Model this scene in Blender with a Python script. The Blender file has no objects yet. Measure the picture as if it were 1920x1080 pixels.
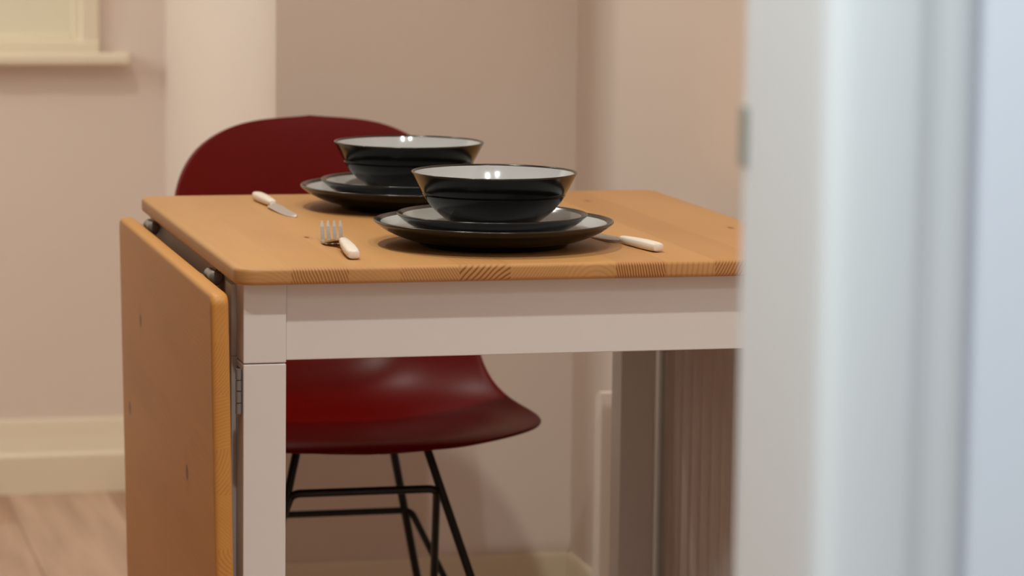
import bpy, bmesh, math, random
import numpy as np
from mathutils import Matrix, Vector

S = bpy.context.scene
COL = S.collection
PI = math.pi

# ------------------------------------------------------------------ camera
TZ = 0.75                                   # height of the table top
FPX, PITCH, ROLL, YAW = 5949.4, 0.1289, 0.0124, 0.2487
cam_d = bpy.data.cameras.new('camera')
cam = bpy.data.objects.new('camera', cam_d)
COL.objects.link(cam)
S.camera = cam
cy_, sy_ = math.cos(YAW), math.sin(YAW)
fw = Vector((sy_*math.cos(PITCH), cy_*math.cos(PITCH), -math.sin(PITCH)))
rt = Vector((cy_, -sy_, 0))
up = rt.cross(fw)
cr, sr = math.cos(ROLL), math.sin(ROLL)
r2, u2 = cr*rt + sr*up, -sr*rt + cr*up
M = Matrix((r2, u2, -fw)).transposed().to_4x4()
M.translation = Vector((-0.5192, -3.1927, TZ + 0.4016))
cam.matrix_world = M
cam_d.sensor_width = 36
cam_d.lens = FPX/1920*36
cam_d.clip_start = 0.05
cam_d.dof.use_dof = True
cam_d.dof.focus_distance = 3.42
cam_d.dof.aperture_fstop = 6.2
cam_d.dof.aperture_blades = 0

# ------------------------------------------------------------------ world, lights, exposure
w = bpy.data.worlds.new('world')
S.world = w
w.use_nodes = True
w.node_tree.nodes['Background'].inputs[0].default_value = (0.75, 0.85, 1, 1)
w.node_tree.nodes['Background'].inputs[1].default_value = 0.15
S.view_settings.view_transform = 'Standard'
S.view_settings.look = 'None'
S.view_settings.gamma = 1
S.view_settings.use_curve_mapping = False
S.view_settings.exposure = 0.0

WARM = (1.0, 0.95, 0.86)
def downlight(x, y, e, z=2.37, col=WARM, rad=0.035, ang=125):
    d = bpy.data.lights.new('downlight', 'SPOT')
    d.energy = e; d.color = col; d.shadow_soft_size = rad
    d.spot_size = math.radians(ang); d.spot_blend = 0.6
    o = bpy.data.objects.new('downlight', d)
    o.location = (x, y, z)
    COL.objects.link(o)
SP = 42
downlight(-0.10, 0.26, SP*1.21, col=(.98, .97, .81))
downlight(-0.08, -0.90, SP*.76, rad=0.025, col=(.96, .98, .94))
downlight(0.32, -0.90, SP*.76, rad=0.025, col=(.96, .98, .94))
downlight(-0.30, 1.62, SP*.60, col=(.97, 0.92, 0.84))
def area(name, loc, rot, sx, sy, e, col):
    d = bpy.data.lights.new(name, 'AREA')
    d.shape = 'RECTANGLE'; d.size = sx; d.size_y = sy; d.energy = e; d.color = col
    o = bpy.data.objects.new(name, d); o.location = loc; o.rotation_euler = rot
    COL.objects.link(o)
_d = Vector((.16, -1.65, .75))-Vector((-.62, -2.15, 2.3))
hd = bpy.data.lights.new('hall_spot', 'SPOT')
hd.energy = 129; hd.color = (0.83, 0.93, 0.97); hd.shadow_soft_size = .12; hd.spot_size = math.radians(78); hd.spot_blend = .9
ho = bpy.data.objects.new('hall_spot', hd); COL.objects.link(ho)
ho.location = (-.62, -2.15, 2.3); ho.rotation_euler = _d.to_track_quat('-Z', 'Y').to_euler()
area('passage_fill', (-1.9, 1.92, 1.75), (0, math.radians(-90), math.radians(22)), 0.9, 0.8, 21.5, (.89, 1.0, .95))  # added unseen fill, brightens the passage side face and far wall
area('hall_ceiling_light', (0.5, -2.9, 2.36), (0, 0, 0), 0.5, 0.5, 19.5, (0.70, 0.86, 1.0))

# ------------------------------------------------------------------ material helpers
def lin(c):
    return tuple(((v/255)/12.92 if v/255 <= .04045 else ((v/255+.055)/1.055)**2.4) for v in c) + (1,)
class NT:
    def __init__(s, name):
        s.m = bpy.data.materials.new(name); s.m.use_nodes = True
        s.t = s.m.node_tree; s.b = s.t.nodes['Principled BSDF']
    def n(s, typ, **kw):
        nd = s.t.nodes.new(typ)
        for k, v in kw.items():
            if k.startswith('i_'):
                key = k[2:]
                nd.inputs[int(key) if key.isdigit() else key].default_value = v
            else: setattr(nd, k, v)
        return nd
    def l(s, a, b): s.t.links.new(a, b)
    def math(s, op, a, b=None, c=None):
        nd = s.n('ShaderNodeMath', operation=op)
        for i, v in enumerate((a, b, c)):
            if v is None: continue
            if isinstance(v, (int, float)): nd.inputs[i].default_value = v
            else: s.l(v, nd.inputs[i])
        return nd.outputs[0]
    def bump(s, h, strength=.1, dist=.001):
        nd = s.n('ShaderNodeBump'); nd.inputs['Strength'].default_value = strength
        nd.inputs['Distance'].default_value = dist
        s.l(h, nd.inputs['Height']); s.l(nd.outputs[0], s.b.inputs['Normal'])
def plain(name, rgb, rough=.5, metal=0, noise=0.0, scale=8, bump=0.0, bscale=200, spec=.5, coat=0):
    N = NT(name); b = N.b
    b.inputs['Base Color'].default_value = lin(rgb)
    b.inputs['Roughness'].default_value = rough
    b.inputs['Metallic'].default_value = metal
    b.inputs['Specular IOR Level'].default_value = spec
    b.inputs['Coat Weight'].default_value = coat
    b.inputs['Coat Roughness'].default_value = .08
    tc = N.n('ShaderNodeTexCoord')
    nz = N.n('ShaderNodeTexNoise'); nz.inputs['Scale'].default_value = scale; nz.inputs['Detail'].default_value = 4
    N.l(tc.outputs['Object'], nz.inputs['Vector'])
    mx = N.n('ShaderNodeMix', data_type='RGBA')
    c = lin(rgb)
    mx.inputs[6].default_value = tuple(v*(1-noise) for v in c[:3])+(1,)
    mx.inputs[7].default_value = tuple(min(1, v*(1+noise)) for v in c[:3])+(1,)
    N.l(nz.outputs[0], mx.inputs[0]); N.l(mx.outputs[2], b.inputs['Base Color'])
    if bump:
        n2 = N.n('ShaderNodeTexNoise'); n2.inputs['Scale'].default_value = bscale
        N.l(tc.outputs['Object'], n2.inputs['Vector']); N.bump(n2.outputs[0], bump)
    return N.m

def pine(name, width, staves, knots, base=(194, 144, 91), dark=(134, 78, 36)):
    """glued pine board: staves across local x, grain along local y.
    staves: (x_end, ring centre dx, ring centre z, contrast, tint) ; knots: (x, y, rx, ry)"""
    N = NT(name); b = N.b
    tc = N.n('ShaderNodeTexCoord'); sx = N.n('ShaderNodeSeparateXYZ'); N.l(tc.outputs['Object'], sx.inputs[0])
    X, Y, Z = sx.outputs
    u = N.math('DIVIDE', X, width)
    ra = N.n('ShaderNodeValToRGB'); rb = N.n('ShaderNodeValToRGB')
    prev = 0
    for R, f in ((ra, lambda s: (s[1], s[2], s[3], 1)), (rb, lambda s: (s[4], s[5], 0, 1))):
        R.color_ramp.interpolation = 'CONSTANT'
        els = R.color_ramp.elements
        while len(els) > 1: els.remove(els[-1])
        els[0].position = 0; els[0].color = f(staves[0])
        for i in range(1, len(staves)):
            e = els.new(staves[i-1][0]/width); e.color = f(staves[i])
        N.l(u, R.inputs[0])
    sa = N.n('ShaderNodeSeparateColor'); N.l(ra.outputs[0], sa.inputs[0])
    sb = N.n('ShaderNodeSeparateColor'); N.l(rb.outputs[0], sb.inputs[0])
    # wander of the grain, strongly stretched along y
    mp = N.n('ShaderNodeMapping'); mp.inputs['Scale'].default_value = (14, 1.6, 14)
    N.l(tc.outputs['Object'], mp.inputs[0])
    nz = N.n('ShaderNodeTexNoise'); nz.inputs['Scale'].default_value = 1; nz.inputs['Detail'].default_value = 3
    N.l(mp.outputs[0], nz.inputs['Vector'])
    wob = N.math('MULTIPLY', N.math('SUBTRACT', nz.outputs[0], .5), .012)
    # ring centre in metres: (r*0.8, (g-0.5)*0.3)
    cx = N.math('MULTIPLY', sa.outputs[0], .8)
    cz = N.math('MULTIPLY', N.math('SUBTRACT', sa.outputs[1], .5), .30)
    # the board is cut at a small angle to the trunk, so the centre drifts along y
    cx2 = N.math('ADD', cx, N.math('MULTIPLY', Y, .02))
    dx = N.math('SUBTRACT', X, cx2); dz = N.math('SUBTRACT', N.math('ADD', Z, N.math('MULTIPLY', Y, -.03)), cz)
    r = N.math('SQRT', N.math('ADD', N.math('MULTIPLY', dx, dx), N.math('MULTIPLY', dz, dz)))
    r = N.math('ADD', r, wob)
    freq = N.math('ADD', N.math('MULTIPLY', sb.outputs[1], 2600), 900)
    s1 = N.math('SINE', N.math('MULTIPLY', r, freq))
    s1 = N.math('POWER', N.math('ADD', N.math('MULTIPLY', s1, .5), .5), 2.2)
    gf = N.n('ShaderNodeTexNoise'); gf.inputs['Scale'].default_value = 1; gf.inputs['Detail'].default_value = 2
    mp2 = N.n('ShaderNodeMapping'); mp2.inputs['Scale'].default_value = (420, 6, 420)
    N.l(tc.outputs['Object'], mp2.inputs[0]); N.l(mp2.outputs[0], gf.inputs['Vector'])
    # end grain shows the rings much more strongly than the face
    ge = N.n('ShaderNodeNewGeometry')
    vt = N.n('ShaderNodeVectorTransform', vector_type='NORMAL', convert_from='WORLD', convert_to='OBJECT')
    N.l(ge.outputs['Normal'], vt.inputs[0])
    sn = N.n('ShaderNodeSeparateXYZ'); N.l(vt.outputs[0], sn.inputs[0])
    endm = N.math('POWER', N.math('ABSOLUTE', sn.outputs[1]), 3)
    amp = N.math('ADD', N.math('MULTIPLY', endm, .85 if width > .6 else .6), .12)
    fac = N.math('MULTIPLY', N.math('MULTIPLY', s1, sa.outputs[2]), amp)
    fac = N.math('ADD', fac, N.math('MULTIPLY', N.math('SUBTRACT', gf.outputs[0], .4), .12))
    # broad colour drift
    big = N.n('ShaderNodeTexNoise'); big.inputs['Scale'].default_value = 1; big.inputs['Detail'].default_value = 2
    mp3 = N.n('ShaderNodeMapping'); mp3.inputs['Scale'].default_value = (12, 2.5, 12)
    N.l(tc.outputs['Object'], mp3.inputs[0]); N.l(mp3.outputs[0], big.inputs['Vector'])
    fac = N.math('ADD', fac, N.math('MULTIPLY', N.math('SUBTRACT', big.outputs[0], .45), .36))
    fac = N.math('ADD', fac, N.math('MULTIPLY', sb.outputs[0], .40))
    for (kx, ky, rx, ry) in knots:
        a = N.math('DIVIDE', N.math('SUBTRACT', X, kx), rx)
        c = N.math('DIVIDE', N.math('SUBTRACT', Y, ky), ry)
        d = N.math('ADD', N.math('MULTIPLY', a, a), N.math('MULTIPLY', c, c))
        k = N.math('SUBTRACT', 1.0, N.math('MINIMUM', d, 1.0))
        halo = N.math('SUBTRACT', 1.0, N.math('MINIMUM', N.math('MULTIPLY', d, .12), 1.0))
        fac = N.math('ADD', fac, N.math('ADD', N.math('MULTIPLY', k, 1.3), N.math('MULTIPLY', halo, .12)))
    cl = N.n('ShaderNodeClamp'); N.l(fac, cl.inputs[0])
    mx = N.n('ShaderNodeMix', data_type='RGBA'); mx.inputs[6].default_value = lin(base); mx.inputs[7].default_value = lin(dark)
    N.l(cl.outputs[0], mx.inputs[0]); N.l(mx.outputs[2], b.inputs['Base Color'])
    b.inputs['Roughness'].default_value = .44
    b.inputs['Specular IOR Level'].default_value = .28
    N.bump(s1, .03, .0002)
    return N.m

def laminate():
    N = NT('floor_laminate'); b = N.b
    tc = N.n('ShaderNodeTexCoord'); mp = N.n('ShaderNodeMapping'); N.l(tc.outputs['Object'], mp.inputs[0])
    mp.inputs['Rotation'].default_value = (0, 0, PI/2)
    br = N.n('ShaderNodeTexBrick'); br.offset = .37
    for k, v in (('Color1', lin((198, 164, 142))), ('Color2', lin((182, 142, 118))), ('Mortar', lin((146, 110, 88)))):
        br.inputs[k].default_value = v
    br.inputs['Scale'].default_value = 1; br.inputs['Mortar Size'].default_value = .0015
    br.inputs['Brick Width'].default_value = 1.2; br.inputs['Row Height'].default_value = .19
    N.l(mp.outputs[0], br.inputs['Vector'])
    mp2 = N.n('ShaderNodeMapping'); mp2.inputs['Scale'].default_value = (30, 2.2, 1); N.l(tc.outputs['Object'], mp2.inputs[0])
    nz = N.n('ShaderNodeTexNoise'); nz.inputs['Scale'].default_value = 1; nz.inputs['Detail'].default_value = 6
    N.l(mp2.outputs[0], nz.inputs['Vector'])
    mx = N.n('ShaderNodeMix', data_type='RGBA', blend_type='MULTIPLY'); mx.inputs[0].default_value = .7
    rp = N.n('ShaderNodeValToRGB'); rp.color_ramp.elements[0].color = (.6, .55, .52, 1); rp.color_ramp.elements[0].position = .3
    rp.color_ramp.elements[1].position = .65; rp.color_ramp.elements[1].color = (1, 1, 1, 1)
    N.l(nz.outputs[0], rp.inputs[0]); N.l(br.outputs[0], mx.inputs[6]); N.l(rp.outputs[0], mx.inputs[7])
    N.l(mx.outputs[2], b.inputs['Base Color']); b.inputs['Roughness'].default_value = .45
    return N.m

WALLP = plain('cream_wall_paint', (227, 210, 200), .75, noise=.02, scale=3, bump=.04, bscale=350)
TRIMP = plain('cream_gloss_trim', (234, 220, 198), .4, noise=.01)
CEILP = plain('ceiling_paint', (235, 230, 222), .8, noise=.01)
HALLP = plain('white_hall_paint', (226, 228, 232), .7, noise=.01, bump=.03, bscale=300)
DOORP = plain('white_satin_woodwork', (228, 228, 224), .35, noise=.01)
TABLEW = plain('white_table_paint', (222, 216, 212), .4, noise=.015, scale=20)
RADW = plain('white_radiator_enamel', (226, 218, 212), .35, noise=.01)
BLIND = plain('cream_roller_blind', (232, 222, 200), .8, noise=.03, scale=5, bump=.05, bscale=500)
REDP = plain('dark_red_plastic', (104, 4, 1), .36, noise=.03, scale=30, spec=.16)
BLACKM = plain('black_powder_coat', (16, 13, 12), .45, noise=.1, scale=60)
DARKG = plain('black_brown_glaze', (12, 11, 11), .14, noise=.25, scale=25, spec=.34)
RIMG = plain('brown_rim_glaze', (24, 20, 18), .2, noise=.25, scale=60)
WHITEG = plain('pale_grey_glaze', (180, 180, 182), .12, noise=.02, scale=30)
STEEL = plain('brushed_steel', (205, 200, 196), .38, metal=1, noise=.05, scale=80)
GREYM = plain('grey_metal', (128, 122, 118), .42, metal=.25, noise=.05, scale=80)
PLATEM = plain('worn_grey_plate', (150, 146, 136), .6, noise=.05, scale=80)
IVORY = plain('ivory_white_handle', (238, 226, 214), .3, noise=.04, scale=60)
FLOORM = laminate()

# ------------------------------------------------------------------ mesh helpers
def ob(name, bm, mat, parent=None, smooth=False, auto=None, loc=None, rot=None):
    bmesh.ops.recalc_face_normals(bm, faces=bm.faces)
    me = bpy.data.meshes.new(name)
    bm.to_mesh(me); bm.free()
    for m in (mat if isinstance(mat, (list, tuple)) else [mat]): me.materials.append(m)
    o = bpy.data.objects.new(name, me); COL.objects.link(o)
    if smooth:
        for p in me.polygons: p.use_smooth = True
        if auto is not None:
            try: me.set_sharp_from_angle(angle=math.radians(auto))
            except Exception: pass
    if parent: o.parent = parent
    if loc: o.location = loc
    if rot: o.rotation_euler = rot
    return o
def empty(name, loc=(0, 0, 0), rz=0):
    o = bpy.data.objects.new(name, None); COL.objects.link(o)
    o.location = loc; o.rotation_euler = (0, 0, rz); o.empty_display_size = .05
    return o
def tag(o, label=None, cat=None, group=None, kind=None):
    if label: o['label'] = label
    if cat: o['category'] = cat
    if group: o['group'] = group
    if kind: o['kind'] = kind
    return o
def box(bm, x0, x1, y0, y1, z0, z1, bev=0, seg=2):
    r = bmesh.ops.create_cube(bm, size=1)
    vs = r['verts']
    for v in vs:
        v.co = Vector((x0 if v.co.x < 0 else x1, y0 if v.co.y < 0 else y1, z0 if v.co.z < 0 else z1))
    if bev:
        es = list({e for v in vs for e in v.link_edges})
        bmesh.ops.bevel(bm, geom=es, offset=bev, segments=seg, profile=.5, affect='EDGES')
def bx(*a, **k):
    bm = bmesh.new(); box(bm, *a, **k); return bm
def prism(bm, pts, z0, z1):
    """vertical prism over a plan polygon"""
    a = [bm.verts.new((x, y, z0)) for x, y in pts]; b = [bm.verts.new((x, y, z1)) for x, y in pts]
    n = len(pts)
    bm.faces.new(a[::-1]); bm.faces.new(b)
    for i in range(n): bm.faces.new((a[i], a[(i+1) % n], b[(i+1) % n], b[i]))
def extrude_profile(bm, prof, p0, p1, out):
    """prof: (d outward, z) closed loop; swept from p0 to p1 (xy) ; out = outward unit vector"""
    A = [bm.verts.new((p0[0]+out[0]*d, p0[1]+out[1]*d, z)) for d, z in prof]
    B = [bm.verts.new((p1[0]+out[0]*d, p1[1]+out[1]*d, z)) for d, z in prof]
    n = len(prof)
    bm.faces.new(A); bm.faces.new(B[::-1])
    for i in range(n): bm.faces.new((A[i], B[i], B[(i+1) % n], A[(i+1) % n]))
def rrect(w, d, r, n=6):
    pts = []
    for cx, cy, a0 in ((w-r, r, -90), (w-r, d-r, 0), (r, d-r, 90), (r, r, 180)):
        for i in range(n+1):
            a = math.radians(a0+90*i/n); pts.append((cx+r*math.cos(a), cy+r*math.sin(a), math.cos(a), math.sin(a)))
    return pts
def slab(w, d, t, r, bev, n=8):
    """board 0..w, 0..d, z -t..0 with rounded plan corners and softly rounded arrises"""
    bm = bmesh.new(); pts = rrect(w, d, r, n); rings = []
    prof = []
    for i in range(5):
        a = PI/2*i/4; prof.append((bev*(1-math.cos(a)) if False else bev*(1-math.sin(a)), -bev*(1-math.cos(a))))
    # top arris from inset bev at z=0 to inset 0 at z=-bev, then the bottom arris
    prof = [(bev*(1-math.sin(PI/2*i/4)), -bev*(1-math.cos(PI/2*i/4))) for i in range(5)]
    prof += [(p[0], -t-p[1]) for p in prof[::-1]]
    for ins, z in prof:
        rings.append([bm.verts.new((x-nx*ins, y-ny*ins, z)) for x, y, nx, ny in pts])
    m = len(pts)
    for a, b in zip(rings, rings[1:]):
        for i in range(m): bm.faces.new((a[i], a[(i+1) % m], b[(i+1) % m], b[i]))
    bm.faces.new(rings[0]); bm.faces.new(rings[-1][::-1])
    return bm
def lathe(bm, prof, n=96, cap0=True, cap1=True, mats=None):
    rings = []
    for r, z in prof:
        rings.append([bm.verts.new((0, 0, z))] if r < 1e-6 else
                     [bm.verts.new((r*math.cos(2*PI*i/n), r*math.sin(2*PI*i/n), z)) for i in range(n)])
    for k, (a, b) in enumerate(zip(rings, rings[1:])):
        for i in range(n):
            j = (i+1) % n
            if len(a) == 1 and len(b) == 1: continue
            if len(a) == 1: f = bm.faces.new((a[0], b[i], b[j]))
            elif len(b) == 1: f = bm.faces.new((a[i], a[j], b[0]))
            else: f = bm.faces.new((a[i], a[j], b[j], b[i]))
            if mats: f.material_index = mats[k]
def tube(bm, pts, r, n=12, caps=True):
    pts = [Vector(p) for p in pts]; rings = []; prevu = None
    for i, p in enumerate(pts):
        t = (pts[min(i+1, len(pts)-1)]-pts[max(i-1, 0)]).normalized()
        u = prevu if prevu is not None else (Vector((0, 0, 1)) if abs(t.z) < .9 else Vector((1, 0, 0)))
        u = (u-t*u.dot(t)).normalized(); v = t.cross(u); prevu = u
        rr = r[i] if isinstance(r, (list, tuple)) else r
        rings.append([bm.verts.new(p+rr*(math.cos(2*PI*k/n)*u+math.sin(2*PI*k/n)*v)) for k in range(n)])
    for a, b in zip(rings, rings[1:]):
        for i in range(n): bm.faces.new((a[i], a[(i+1) % n], b[(i+1) % n], b[i]))
    if caps: bm.faces.new(rings[0][::-1]); bm.faces.new(rings[-1])
def round_path(pts, rad, n=6):
    pts = [Vector(p) for p in pts]; out = [pts[0]]
    for a, b, c in zip(pts, pts[1:], pts[2:]):
        d1 = (a-b).normalized(); d2 = (c-b).normalized(); p1 = b+d1*rad; p2 = b+d2*rad
        for i in range(n+1):
            t = i/n; out.append(p1*(1-t)**2+b*2*t*(1-t)+p2*t*t)
    out.append(pts[-1]); return out

# ------------------------------------------------------------------ the room shell
CH = 2.4
YW0, YW1, DX = -1.59, -1.47, 0.0535          # doorway wall: front face, room face, right jamb
def struct(name, bm, mat): return tag(ob(name, bm, mat), kind='structure')
struct('floor', bx(-3.0, 3.0, -4.6, 3.2, -.05, 0), FLOORM)
struct('ceiling', bx(-3.0, 3.0, -4.6, 3.2, CH, CH+.05), CEILP)
# far wall with the window recess
bm = bmesh.new()
WX0, WX1, WZ0 = -0.95, 0.150, 0.838
for a in ((-2.6, WX0, 0, CH), (WX1, .303, 0, CH), (WX0, WX1, 0, WZ0), (WX0, WX1, 2.1, CH)):
    box(bm, a[0], a[1], 2.68, 2.86, a[2], a[3])
struct('wall_far', bm, WALLP)
bm = bmesh.new()
prism(bm, [(.279, 1.36), (.90, 1.36), (.90, 2.86), (.303, 2.86), (.303, 2.68)], 0, CH)
struct('wall_back', bm, WALLP)
bm = bmesh.new()
prism(bm, [(.7324, 1.36), (.7324, -1.47), (.90, -1.47), (.90, 1.36)], 0, CH)
struct('wall_right', bm, WALLP)
struct('wall_left', bx(-2.75, -2.6, -1.47, 2.86, 0, CH), WALLP)
struct('wall_added_light_block', bx(-2.6, -.9, 1.47, 1.55, 0, CH), WALLP)  # added out of view, keeps the passage fill off the hanging leaf
bm = bmesh.new()      # wall with the doorway: room half and hall half carry their own paint
YM = -1.53
for x0, x1, z0 in ((DX+.03, 2.0, 0), (-2.75, -.76, 0), (-.76, DX+.03, 2.05)):
    box(bm, x0, x1, YM, YW1, z0, CH)
struct('wall_front', bm, WALLP)
bm = bmesh.new()
for x0, x1, z0 in ((DX+.03, 2.0, 0), (-2.75, -.76, 0), (-.76, DX+.03, 2.05)):
    box(bm, x0, x1, YW0, YM, z0, CH)
struct('wall_hall', bm, HALLP)
struct('wall_hall_right', bx(2.0, 2.15, -4.45, YW0, 0, CH), HALLP)
struct('wall_hall_left', bx(-1.8, -1.65, -4.45, YW0, 0, CH), HALLP)
struct('wall_hall_back', bx(-1.8, 2.15, -4.6, -4.45, 0, CH), HALLP)
# skirting boards
SK = [(0, 0), (.020, 0), (.020, .070), (.016, .077), (.010, .105), (.006, .132), (.004, .138), (0, .138)]
def skirt(name, p0, p1, out):
    bm = bmesh.new(); extrude_profile(bm, SK, p0, p1, out); struct(name, bm, TRIMP)
skirt('baseboard_far', (-2.6, 2.68), (.303, 2.68), (0, -1))
skirt('baseboard_passage', (.303, 2.66), (.2787, 1.34), (-1, 0))
skirt('baseboard_back', (.262, 1.36), (.7324, 1.36), (0, -1))
skirt('baseboard_right', (.7324, 1.36), (.7324, 1.135), (-1, 0))
skirt('baseboard_right_front', (.7324, 1.096), (.7324, -1.45), (-1, 0))

# window: casing, sash, blind and a sill board
win = tag(empty('window_1', (-.4, 2.68, .84)), kind='structure')
def wchild(name, bm, mat):
    o = ob(name, bm, mat, win); o.location = (.4, -2.68, -.84); return o
bm = bmesh.new()   # casing on the wall face
for a in ((WX1-.004, WX1+.030, 2.668, 2.70, .824, 2.14), (WX0-.030, WX0+.004, 2.668, 2.70, .824, 2.14), (WX0-.030, WX1+.030, 2.668, 2.70, 2.10, 2.14)):
    box(bm, *a, bev=.003)
box(bm, WX0-.030, WX1+.030, 2.664, 2.70, .820, .842, bev=.003)
wchild('window_frame', bm, TRIMP)
bm = bmesh.new()
for a in ((WX1-.018, WX1+.004, 2.69, 2.711, WZ0, 2.1), (WX0-.004, WX0+.018, 2.69, 2.711, WZ0, 2.1), (WX0+.018, WX1-.018, 2.6905, 2.711, WZ0-.004, WZ0+.016), (WX0+.018, WX1-.018, 2.6905, 2.711, 2.08, 2.104)):
    box(bm, *a, bev=.003)
wchild('window_sash', bm, TRIMP)
wchild('blind', bx(WX0, WX1, 2.712, 2.716, WZ0, 2.10), BLIND)
wchild('window_sill', bx(WX0-.085,   .234, 2.640, 2.70, .799, .821, bev=.006, seg=3), TRIMP)

# door frame of the hall doorway
dr = tag(empty('door_1', (DX, YW0, 0)), kind='structure')
def dchild(name, bm, mat, parent=dr, smooth=False):
    o = ob(name, bm, mat, parent, smooth=smooth, auto=40); o.location = (-DX, -YW0, 0); return o
bm = bmesh.new()
box(bm, DX, DX+.03, YW0, YW1, 0, 2.05, bev=.0015)
box(bm, -.76, -.73, YW0, YW1, 0, 2.05, bev=.0015)
box(bm, -.76, DX+.03, YW0-.004, YW1, 2.02, 2.05)
dchild('door_lining', bm, DOORP)
def architrave(px, sgn, name):
    # plan profile of the moulding: (across, outward)
    pr = [(0, 0), (0, .006), (.001, .0095), (.003, .0130), (.006, .0160), (.0095, .0180), (.013, .0188), (.020, .0190), (.049, .0185), (.053, .0170), (.060, .0125),
          (.072, .0100), (.082, .0088), (.086, .0060), (.087, 0)]
    bm = bmesh.new()
    prism(bm, [(px+sgn*a, YW0-o_) for a, o_ in pr], 0, 2.06+.04)
    return dchild(name, bm, DOORP, smooth=True)
architrave(DX+.0006, 1, 'architrave')
architrave(-.734, -1, 'architrave')
bm = bmesh.new(); box(bm, -.82, DX+.09, YW0-.017, YW0, 2.03, 2.11, bev=.004); dchild('architrave', bm, DOORP)
# strike plate let into the far arris of the lining
bm = bmesh.new()
box(bm, DX-.0010, DX+.001, YW1-.010, YW1+.002, .989, 1.0235, bev=.0006)
box(bm, DX-.0012, DX+.004, YW1-.001, YW1+.005, .989, 1.0235, bev=.001)
dchild('strike_plate', bm, PLATEM)

# ------------------------------------------------------------------ radiator on the right wall
rad = tag(empty('radiator', (.7, .5, 0)), 'low white ribbed panel radiator on the right-hand wall beneath the table', 'radiator')
RX, RY0, RY1, RZ0, RZ1 = .678, -.30, .86, .15, .672
bm = bmesh.new()
# rounded plate outline in the y-z plane, fluted front
box(bm, RX+.004, .7112, RY0, RY1-.0, RZ0, RZ1, bev=.004)
o = ob('radiator_case', bm, RADW, rad); o.location = (-.7, -.5, 0)
bm = bmesh.new()
for y in (RY0+.15, RY1-.15):
    o = ob('bracket', bx(.7105, .7322, y-.02, y+.02, .20, .62), RADW, rad); o.location = (-.7, -.5, 0)
bm = bmesh.new()
n = int((RY1-RY0-.06)/.040)
for i in range(n):
    y0 = RY1-.03-(i+1)*.040
    pr = [(RX+.006, y0+.002), (RX-.001, y0+.008), (RX-.003, y0+.013), (RX-.003, y0+.027), (RX-.001, y0+.032), (RX+.006, y0+.038)]
    prism(bm, pr, RZ0+.03, RZ1-.03)
o = ob('ribbed_front', bm, RADW, rad); o.location = (-.7, -.5, 0)
# rounded pipe boxing in the corner recess
bm = bmesh.new()
pts = [(1.098, 0), (1.132, 0)]
for i in range(7):
    a = PI/2*i/6; pts.append((1.132-.018*(1-math.cos(a)), .402+.022*math.sin(a)))
pts.append((1.098, .424))
A = [bm.verts.new((.7045, y, z)) for y, z in pts]; B = [bm.verts.new((.7324, y, z)) for y, z in pts]
bm.faces.new(A); bm.faces.new(B[::-1])
for i in range(len(pts)): bm.faces.new((A[i], B[i], B[(i+1) % len(pts)], A[(i+1) % len(pts)]))
struct('trim_1', bm, WALLP)

# ------------------------------------------------------------------ drop-leaf table
TW, TD, TT = .67, .75, .018
tbl = tag(empty('drop_leaf_table', (TW/2, TD/2, 0)), 'pine-topped drop-leaf table with a white frame and one leaf hanging down', 'table')
OFF = Vector((-TW/2, -TD/2, 0))
def tc_(name, bm, mat, parent=tbl, loc=(0, 0, 0), rot=None, **k):
    o = ob(name, bm, mat, parent, **k); o.location = OFF+Vector(loc)
    if rot: o.rotation_euler = rot
    return o
# staves: x_end, ring centre x (/0.8), ring centre z (0.5 = in board), contrast, tint, frequency
ST = [(.057, .02, .30, .18, .05, .25), (.117, .55, .92, .85, .12, .45), (.171, .05, .15, .16, .02, .25), (.233, .60, .95, .60, .10, .50),
      (.289, .42, .22, .95, .28, .18), (.350, .15, .95, .30, .08, .50), (.403, .48, .40, .22, .03, .12), (.458, .98, .70, 1.0, .35, .45),
      (.514, .70, .44, .30, .02, .10), (.571, .30, .9, .75, .40, .40), (.628, .9, .2, .3, .1, .3), (.70, .2, .2, .4, .05, .3)]
PINE_TOP = pine('honey_pine_top', .70, ST, [(.1236, .2714, .0035, .010), (.629, .30, .0035, .012), (.545, .62, .003, .01)])
tc_('tabletop', slab(TW, TD, TT, .022, .0045), PINE_TOP, loc=(0, 0, TZ), smooth=True, auto=35)
# hanging leaf, built flat in its own frame (x = down the leaf, y = grain) then turned down
LL, LT, TILT = .56, .019, math.radians(1.1)
SL = [(0.05, 0.1, 0.2, 0.2, 0.1, 0.3), (0.105, 0.02, 0.8, 0.39, 0.12, 0.5), (0.16, 0.45, 0.3, 0.29, 0.05, 0.3), (0.21, 0.2, 0.62, 0.36, 0.15, 0.3), (0.265, 0.5, 0.95, 0.23, 0.05, 0.5), (0.32, 0.33, 0.4, 0.39, 0.1, 0.2), (0.38, 0.9, 0.7, 0.26, 0.0, 0.3), (0.44, 0.3, 0.8, 0.33, 0.15, 0.4), (0.5, 0.1, 0.3, 0.2, 0.05, 0.3), (0.56, 0.7, 0.2, 0.33, 0.1, 0.4)]
PINE_LEAF = pine('honey_pine_leaf', .56, SL, [(.2215, .195, .0105, .011), (.231, .680, .010, .012), (.105, .56, .010, .010)], base=(206, 145, 74), dark=(136, 80, 36))
leaf = tc_('drop_leaf', slab(LL, TD, LT, .014, .0055), PINE_LEAF, smooth=True, auto=35)
# local +x -> world -z, local +z -> world -x ... outer face is local z=0 (z points to -x)
leaf.rotation_euler = (0, PI/2-TILT, 0)
lx0 = -.0262
leaf.location = OFF+Vector((lx0, 0, .7245))
leaf.scale = (1, 1, -1)
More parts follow.
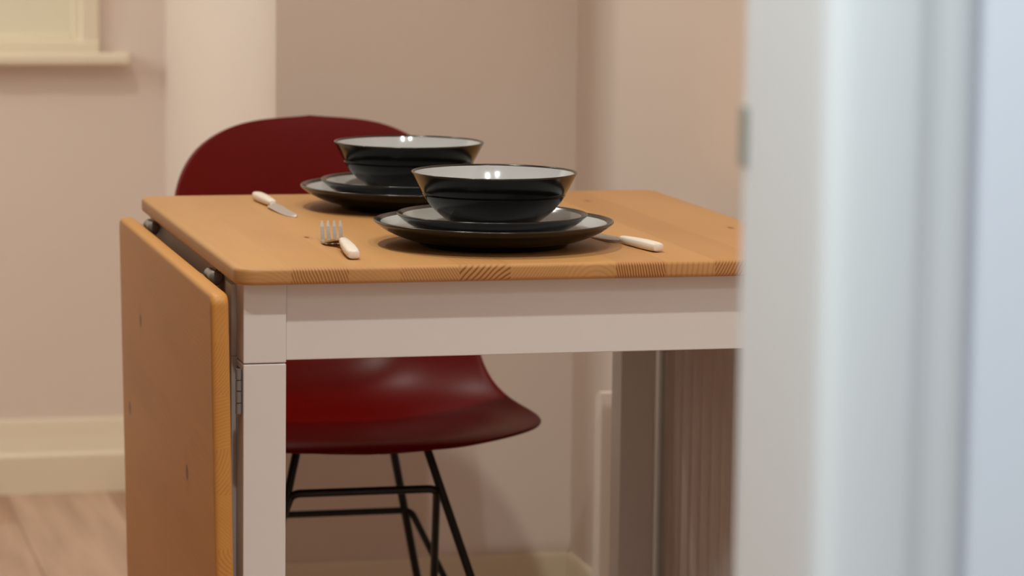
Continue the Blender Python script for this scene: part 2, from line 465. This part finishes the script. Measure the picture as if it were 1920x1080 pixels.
# white frame
FZ = TZ-TT
def leg_bm(x0, y0):
    bm = bmesh.new(); box(bm, x0, x0+.045, y0, y0+.045, 0, .6475, bev=.0012)
    box(bm, x0, x0+.045, y0, y0+.045, .6485, FZ, bev=.0012)
    return bm
for x0 in (.011, .614):
    for y0 in (.020, .690):
        tc_('leg', leg_bm(x0, y0), TABLEW)
AZ0 = .6505
for nm, a in (('apron', (.0565, .6135, .0245, .042)), ('apron', (.0565, .6135, .7135, .731)),
              ('apron', (.0125, .036, .0655, .6895)), ('apron', (.634, .652, .0655, .6895))):
    tc_(nm, bx(a[0], a[1], a[2], a[3], AZ0, FZ, bev=.001), TABLEW)
b2 = bx(.006, .050, .0665, .105, 0, .6500, bev=.0012); box(b2, .006, .0120, .0665, .105, .6502, .725)
tc_('swing_leg', b2, TABLEW)
# swing rail that carries the leaf, behind the side apron gap
tc_('swing_rail', bx(.020, .040, .106, .62, .10, .145, bev=.001), TABLEW)
# pin hinges between top and leaf, seen end-on
for y in (.150, .640):
    h = bmesh.new()
    tube(h, [(0, y-.001, 0), (0, y, 0), (0, y+.003, 0), (0, y+.014, 0), (0, y+.016, 0)], [.0035, .0062, .0078, .0078, .004], 20)
    tube(h, [(0, y+.016, 0), (0, y+.018, 0), (0, y+.030, 0), (0, y+.046, 0), (0, y+.048, 0)], [.004, .0068, .0068, .0068, .004], 20)
    hp = tc_('hinge_pin', h, GREYM, loc=(.003, 0, .7210), smooth=True, auto=50)
    b2 = bmesh.new(); box(b2, .006, .030, y+.020, y+.045, .7275, .7318, bev=.0006); box(b2, -.0085, -.006, y+.018, y+.045, .695, .722, bev=.0006)
    tc_('hinge_leaf', b2, GREYM)
# steel butt hinges on the legs
for y in (.024, .694):
    b2 = bmesh.new()
    box(b2, .0095, .0112, y+.003, y+.030, .595, .643, bev=.0004)
    zs = [.595, .607, .6195, .631, .643]
    for a, b_ in zip(zs, zs[1:]):
        tube(b2, [(.0068, y+.001, a+.0006), (.0068, y+.001, b_-.0006)], .0032, 14)
    box(b2, .0068, .0095, y+.001, y+.004, .596, .642)
    tc_('hinge', b2, GREYM)

# ------------------------------------------------------------------ chair
ch = tag(empty('shell_chair', (.28, .86, 0)), 'dark red plastic shell chair on black wire legs behind the table', 'chair')
CO = Vector((-.28, -.86, 0))
def cc(name, bm, mat, **k):
    o = ob(name, bm, mat, ch, **k); o.location = CO; return o
# rows from the front lip to the top: s, centre y, centre z, edge y, edge z, half width
RW = np.array([
 # s    cy     cz     ey     ez     hw
 [0.00, .634, .434, .634, .434, .000],
 [0.02, .637, .438, .641, .435, .085],
 [0.05, .642, .4425, .655, .437, .130],
 [0.09, .654, .4460, .680, .441, .180],
 [0.13, .672, .4475, .708, .443, .215],
 [0.18, .705, .448, .738, .444, .240],
 [0.24, .745, .446, .768, .448, .252],
 [0.30, .785, .442, .795, .454, .245],
 [0.36, .825, .438, .825, .463, .225],
 [0.42, .865, .435, .860, .480, .207],
 [0.48, .905, .436, .895, .503, .200],
 [0.53, .945, .443, .925, .530, .198],
 [0.58, .983, .462, .952, .562, .198],
 [0.63, 1.012, .495, .975, .598, .199],
 [0.68, 1.032, .538, .995, .636, .200],
 [0.73, 1.046, .585, 1.015, .672, .201],
 [0.78, 1.057, .635, 1.033, .705, .199],
 [0.83, 1.067, .685, 1.050, .735, .192],
 [0.88, 1.076, .735, 1.066, .766, .176],
 [0.92, 1.084, .778, 1.078, .790, .152],
 [0.96, 1.091, .806, 1.088, .809, .114],
 [0.985, 1.095, .8185, 1.094, .8185, .075],
 [1.00, 1.097, .8225, 1.097, .8225, .000]])
sv = np.linspace(0, 1, 61)
sv = .5-.5*np.cos(PI*sv)*1.0
prm = [np.interp(sv, RW[:, 0], RW[:, k]) for k in range(1, 6)]
# smooth the inner samples a little so the rows flow
for k in range(5):
    a = prm[k].copy()
    for _ in range(3): a[2:-2] = .25*a[1:-3]+.5*a[2:-2]+.25*a[3:-1]
    prm[k] = a
NU = 33
bm = bmesh.new(); rows = []
for i in range(len(sv)):
    cyv, cz, ey, ez, hw = (p[i] for p in prm)
    if hw < 1e-4:
        rows.append([bm.verts.new((.28, cyv, cz))]); continue
    row = []
    for j in range(NU):
        u = -1+2*j/(NU-1); u = math.sin(u*PI/2)*.35+u*.65
        bl = abs(u)**2.6
        row.append(bm.verts.new((.28+hw*u, cyv+(ey-cyv)*bl, cz+(ez-cz)*bl)))
    rows.append(row)
for a, b in zip(rows, rows[1:]):
    if len(a) == 1:
        for j in range(NU-1): bm.faces.new((a[0], b[j], b[j+1]))
    elif len(b) == 1:
        for j in range(NU-1): bm.faces.new((a[j], b[0], a[j+1]))
    else:
        for j in range(NU-1): bm.faces.new((a[j], b[j], b[j+1], a[j+1]))
shell = cc('shell_seat', bm, REDP, smooth=True)
sm = shell.modifiers.new('thick', 'SOLIDIFY'); sm.thickness = .005; sm.offset = 0; sm.use_rim = True
sb_ = shell.modifiers.new('sub', 'SUBSURF'); sb_.levels = 1; sb_.render_levels = 1
WR = .0056
def mx(p, s): return (.28+s*(p[0]-.28), p[1], p[2])
FT, FF = (.361, .727, .4365), (.487, .575, .005)
BT, BF = (.349, .886, .4275), (.452, 1.000, .005)
for s in (1, -1):
    for a, b in ((FT, FF), (BT, BF)):
        bm = bmesh.new(); tube(bm, [mx(a, s), mx(b, s)], WR, 16); lg = cc('leg', bm, BLACKM, smooth=True, auto=50)
        bm = bmesh.new(); tube(bm, [(b[0], b[1], 0.0), (b[0], b[1], .012)], .009, 16)
        f = ob('foot_cap', bm, BLACKM, lg, smooth=True, auto=50)
        if s < 0:
            for v in f.data.vertices: v.co.x = .56-v.co.x
bA, bAf = (.374, .703, .3735), (.432, .985, .030)
bB, bBf = (.388, .920, .3020), (.486, .590, .030)
for p, q in ((bA, bAf), (bB, bBf)):
    path = round_path([mx(q, -1), mx(p, -1), p, q], .012)
    bm = bmesh.new(); tube(bm, path, .0052 if p is bA else .0047, 14); cc('wire_brace', bm, BLACKM, smooth=True, auto=50)
# under-seat ring wire and pads
bm = bmesh.new()
tube(bm, round_path([mx(FT, -1), mx(BT, -1), BT, FT, mx(FT, -1)], .012), .0045, 12, caps=False)
cc('seat_frame', bm, BLACKM, smooth=True)
for p in ((.352, .735, .4378), (.208, .735, .4378), (.342, .875, .4285), (.218, .875, .4285)):
    bm = bmesh.new(); tube(bm, [(p[0], p[1], p[2]-.014), (p[0], p[1], p[2]-.001)], .010, 20); cc('mounting_pad', bm, BLACKM, smooth=True, auto=50)

# ------------------------------------------------------------------ crockery
def crock(name, loc, outer, inner, rim, label, cat, group, nm=('body', 'glazed_inside')):
    t = tag(empty(name, loc), label, cat, group)
    bm = bmesh.new(); lathe(bm, outer); ob(nm[0], bm, [DARKG], t, smooth=True, auto=60)
    bm = bmesh.new(); lathe(bm, rim); ob('rim', bm, [RIMG], t, smooth=True, auto=60)
    bm = bmesh.new(); lathe(bm, inner); ob(nm[1], bm, [WHITEG], t, smooth=True, auto=60)
    return t
def smooth_prof(p, it=2):
    for _ in range(it):
        q = [p[0]]
        for a, b in zip(p, p[1:]):
            q += [(a[0]*.75+b[0]*.25, a[1]*.75+b[1]*.25), (a[0]*.25+b[0]*.75, a[1]*.25+b[1]*.75)]
        q.append(p[-1]); p = q
    return p
# dinner plate: radius .132, rim height .0272
P_out = [(0, .004), (.070, .004)]+[(.073, .0005), (.080, 0.0), (.0815, .001)]+smooth_prof([(.083, .0045), (.100, .0085), (.118, .0160), (.1285, .0232), (.1318, .0262)])
P_rim = smooth_prof([(.1318, .0262), (.1322, .0275), (.1310, .0285), (.1280, .0282), (.1245, .0252)])
P_in = smooth_prof([(.1245, .0252), (.117, .0198), (.104, .0128), (.090, .0095), (.060, .0088), (0, .0088)])
# side plate: radius .105
Q_out = [(0, .003), (.056, .003), (.058, .0003), (.063, 0), (.0645, .001)]+smooth_prof([(.066, .0035), (.080, .008), (.094, .0155), (.1022, .0222), (.1048, .0246)])
Q_rim = smooth_prof([(.1048, .0246), (.1054, .0258), (.1044, .0268), (.1015, .0265), (.0982, .0238)])
Q_in = smooth_prof([(.0982, .0238), (.091, .0183), (.080, .0120), (.068, .0095), (.045, .0088), (0, .0088)])
# bowl: radius .0913, height .060
B_out = [(0, .003), (.034, .003), (.036, .0003), (.041, 0), (.0425, .0012)]+smooth_prof([(.043, .0035), (.052, .0095), (.0645, .0195), (.0735, .0295), (.0785, .0372)])+\
        [(.0790, .0385), (.0782, .0392), (.0784, .0400), (.0798, .0406)]+smooth_prof([(.0800, .0412), (.0838, .0480), (.0880, .0560), (.0905, .0608)])
B_rim = smooth_prof([(.0905, .0608), (.0913, .0622), (.0905, .0632), (.0888, .0628), (.0878, .0612)])
B_in = smooth_prof([(.0878, .0612), (.0845, .0540), (.0775, .0420), (.0680, .0285), (.050, .0135), (.025, .0090), (0, .0088)])
PB, PS, PD = .0176+.0004, .0090, 0.0002
for (x, y, who) in ((.3134, .1710, 'front'), (.3043, .5674, 'back')):
    z0 = TZ+PD
    where = 'near the front table edge' if who == 'front' else 'near the red chair'
    crock('dinner_plate', (x, y, z0), P_out, P_in, P_rim, 'large dark-rimmed dinner plate under the stack '+where, 'plate', 'dinner plates')
    crock('side_plate', (x-.002, y, z0+PS), Q_out, Q_in, Q_rim, 'small dark-rimmed plate under the bowl '+where, 'plate', 'side plates')
    crock('soup_bowl', (x, y, z0+PB), B_out, B_in, B_rim, 'dark bowl with pale inside topping the stack '+where, 'bowl', 'soup bowls')

# ------------------------------------------------------------------ cutlery (local: +y runs from handle end to tip, table at z=0)
def loft(bm, secs, n=16):
    """secs: (x, y, z, half width, half thickness, squareness)"""
    rings = []
    for x, y, z, a, b, q in secs:
        ring = []
        for i in range(n):
            t = 2*PI*i/n; c, s = math.cos(t), math.sin(t)
            ring.append(bm.verts.new((x+a*math.copysign(abs(c)**(2/q), c), y, z+b*math.copysign(abs(s)**(2/q), s))))
        rings.append(ring)
    for a, b in zip(rings, rings[1:]):
        for i in range(n): bm.faces.new((a[i], a[(i+1) % n], b[(i+1) % n], b[i]))
    bm.faces.new(rings[0][::-1]); bm.faces.new(rings[-1])
def handle(bm, L, z0, z1):
    loft(bm, [(0, 0, z0, .0042, .0032, 3), (0, .0012, z0, .0060, .0046, 3), (0, L*.12, z0+(z1-z0)*.12, .0070, .0052, 3), (0, L*.4, z0+(z1-z0)*.4, .0072, .0054, 3),
              (0, L*.75, z0+(z1-z0)*.75, .0062, .0046, 3), (0, L*.97, z0+(z1-z0)*.97, .0048, .0038, 3), (0, L, z1, .0036, .0028, 3)], 20)
def knife(name, p, q, label, side=1):
    p = Vector(p); q = Vector(q); d = q-p
    t = tag(empty(name, (p.x, p.y, TZ+.0002), math.atan2(-d.x, d.y)), label, 'knife', 'table knives')
    bm = bmesh.new(); handle(bm, .092, .0056, .0050); ob('handle', bm, IVORY, t, smooth=True, auto=40)
    bm = bmesh.new()
    z = .0042
    outl = [(.088, -.0030, .0030), (.095, -.0032, .0034), (.099, -.0040, .0080), (.106, -.0045, .0098), (.125, -.0046, .0100), (.150, -.0046, .0096), (.175, -.0046, .0088),
            (.192, -.0045, .0068), (.203, -.0040, .0030), (.209, -.0030, -.0014)]
    outl = [(y, a, b) if side > 0 else (y, -b, -a) for y, a, b in outl]
    top, bot = [], []
    for y, a, b in outl:
        k = max(0.0, (y-.095)/.114); zc = z*(1-k)+.0016*k
        za, zb = ((.0010, -.0012) if side > 0 else (-.0012, .0010))
        top.append((bm.verts.new((a, y, zc+za)), bm.verts.new((b, y, zc+zb)))); bot.append((bm.verts.new((a, y, zc+za-.0012)), bm.verts.new((b, y, zc+zb-.0008))))
    for (a, b), (c, e) in zip(top, top[1:]): bm.faces.new((a, b, e, c))
    for (a, b), (c, e) in zip(bot, bot[1:]): bm.faces.new((a, c, e, b))
    for i in range(len(outl)-1):
        bm.faces.new((top[i][0], top[i+1][0], bot[i+1][0], bot[i][0])); bm.faces.new((top[i][1], bot[i][1], bot[i+1][1], top[i+1][1]))
    bm.faces.new((top[0][0], bot[0][0], bot[0][1], top[0][1])); bm.faces.new((top[-1][0], top[-1][1], bot[-1][1], bot[-1][0]))
    ob('blade', bm, STEEL, t)
    return t
knife('table_knife', (.4740, .0740), (.4390, .2780), 'white-handled table knife right of the front stack, blade behind the plate rim', -1)
knife('table_knife', (.1370, .6850), (.1475, .4700), 'white-handled table knife lying at the far left of the tabletop')

fk = tag(empty('dinner_fork', (.1345, .0570, TZ+.0002), math.atan2(-.012, .195)), 'white-handled fork left of the front stack of dark plates', 'fork')
bm = bmesh.new(); handle(bm, .088, .0056, .0105); ob('handle', bm, IVORY, fk, smooth=True, auto=40)
bm = bmesh.new()
def strip(bm, pts, th=.0009):
    """pts: (xl, xr, y, z)"""
    T = [(bm.verts.new((a, y, z+th)), bm.verts.new((b, y, z+th))) for a, b, y, z in pts]
    B = [(bm.verts.new((a, y, z-th)), bm.verts.new((b, y, z-th))) for a, b, y, z in pts]
    for i in range(len(pts)-1):
        bm.faces.new((T[i][0], T[i][1], T[i+1][1], T[i+1][0])); bm.faces.new((B[i][0], B[i+1][0], B[i+1][1], B[i][1]))
        bm.faces.new((T[i][0], T[i+1][0], B[i+1][0], B[i][0])); bm.faces.new((T[i][1], B[i][1], B[i+1][1], T[i+1][1]))
    bm.faces.new((T[0][0], B[0][0], B[0][1], T[0][1])); bm.faces.new((T[-1][0], T[-1][1], B[-1][1], B[-1][0]))
def fz(y):   # side profile: neck arches up, bowl of the fork dips to the table, tines rise
    ys = [.084, .100, .115, .130, .142, .155, .170, .185, .197]; zs = [.0105, .0105, .0080, .0040, .0022, .0030, .0068, .0130, .0195]
    return float(np.interp(y, ys, zs))
SH = -.004
strip(bm, [(-.0030, .0030, .084, fz(.084)), (-.0028, .0028, .100, fz(.1)), (-.0034+SH*.4, .0034+SH*.4, .115, fz(.115)), (-.0070+SH, .0070+SH, .124, fz(.124)),
           (-.0105+SH, .0105+SH, .132, fz(.132)), (-.0118+SH, .0118+SH, .140, fz(.140)), (-.0120+SH, .0120+SH, .148, fz(.148))])
ob('fork_head', bm, STEEL, fk)
for k in range(4):
    bm = bmesh.new(); xc = -.0102+k*.0068+SH
    pts = []
    for y in (.147, .155, .163, .171, .179, .187, .194, .197):
        wv = .0021 if y < .185 else .0021-.0011*(y-.185)/.012
        sx_ = (y-.147)*.10
        pts.append((xc-wv+sx_, xc+wv+sx_, y, fz(y)))
    strip(bm, pts); ob('tine', bm, STEEL, fk)
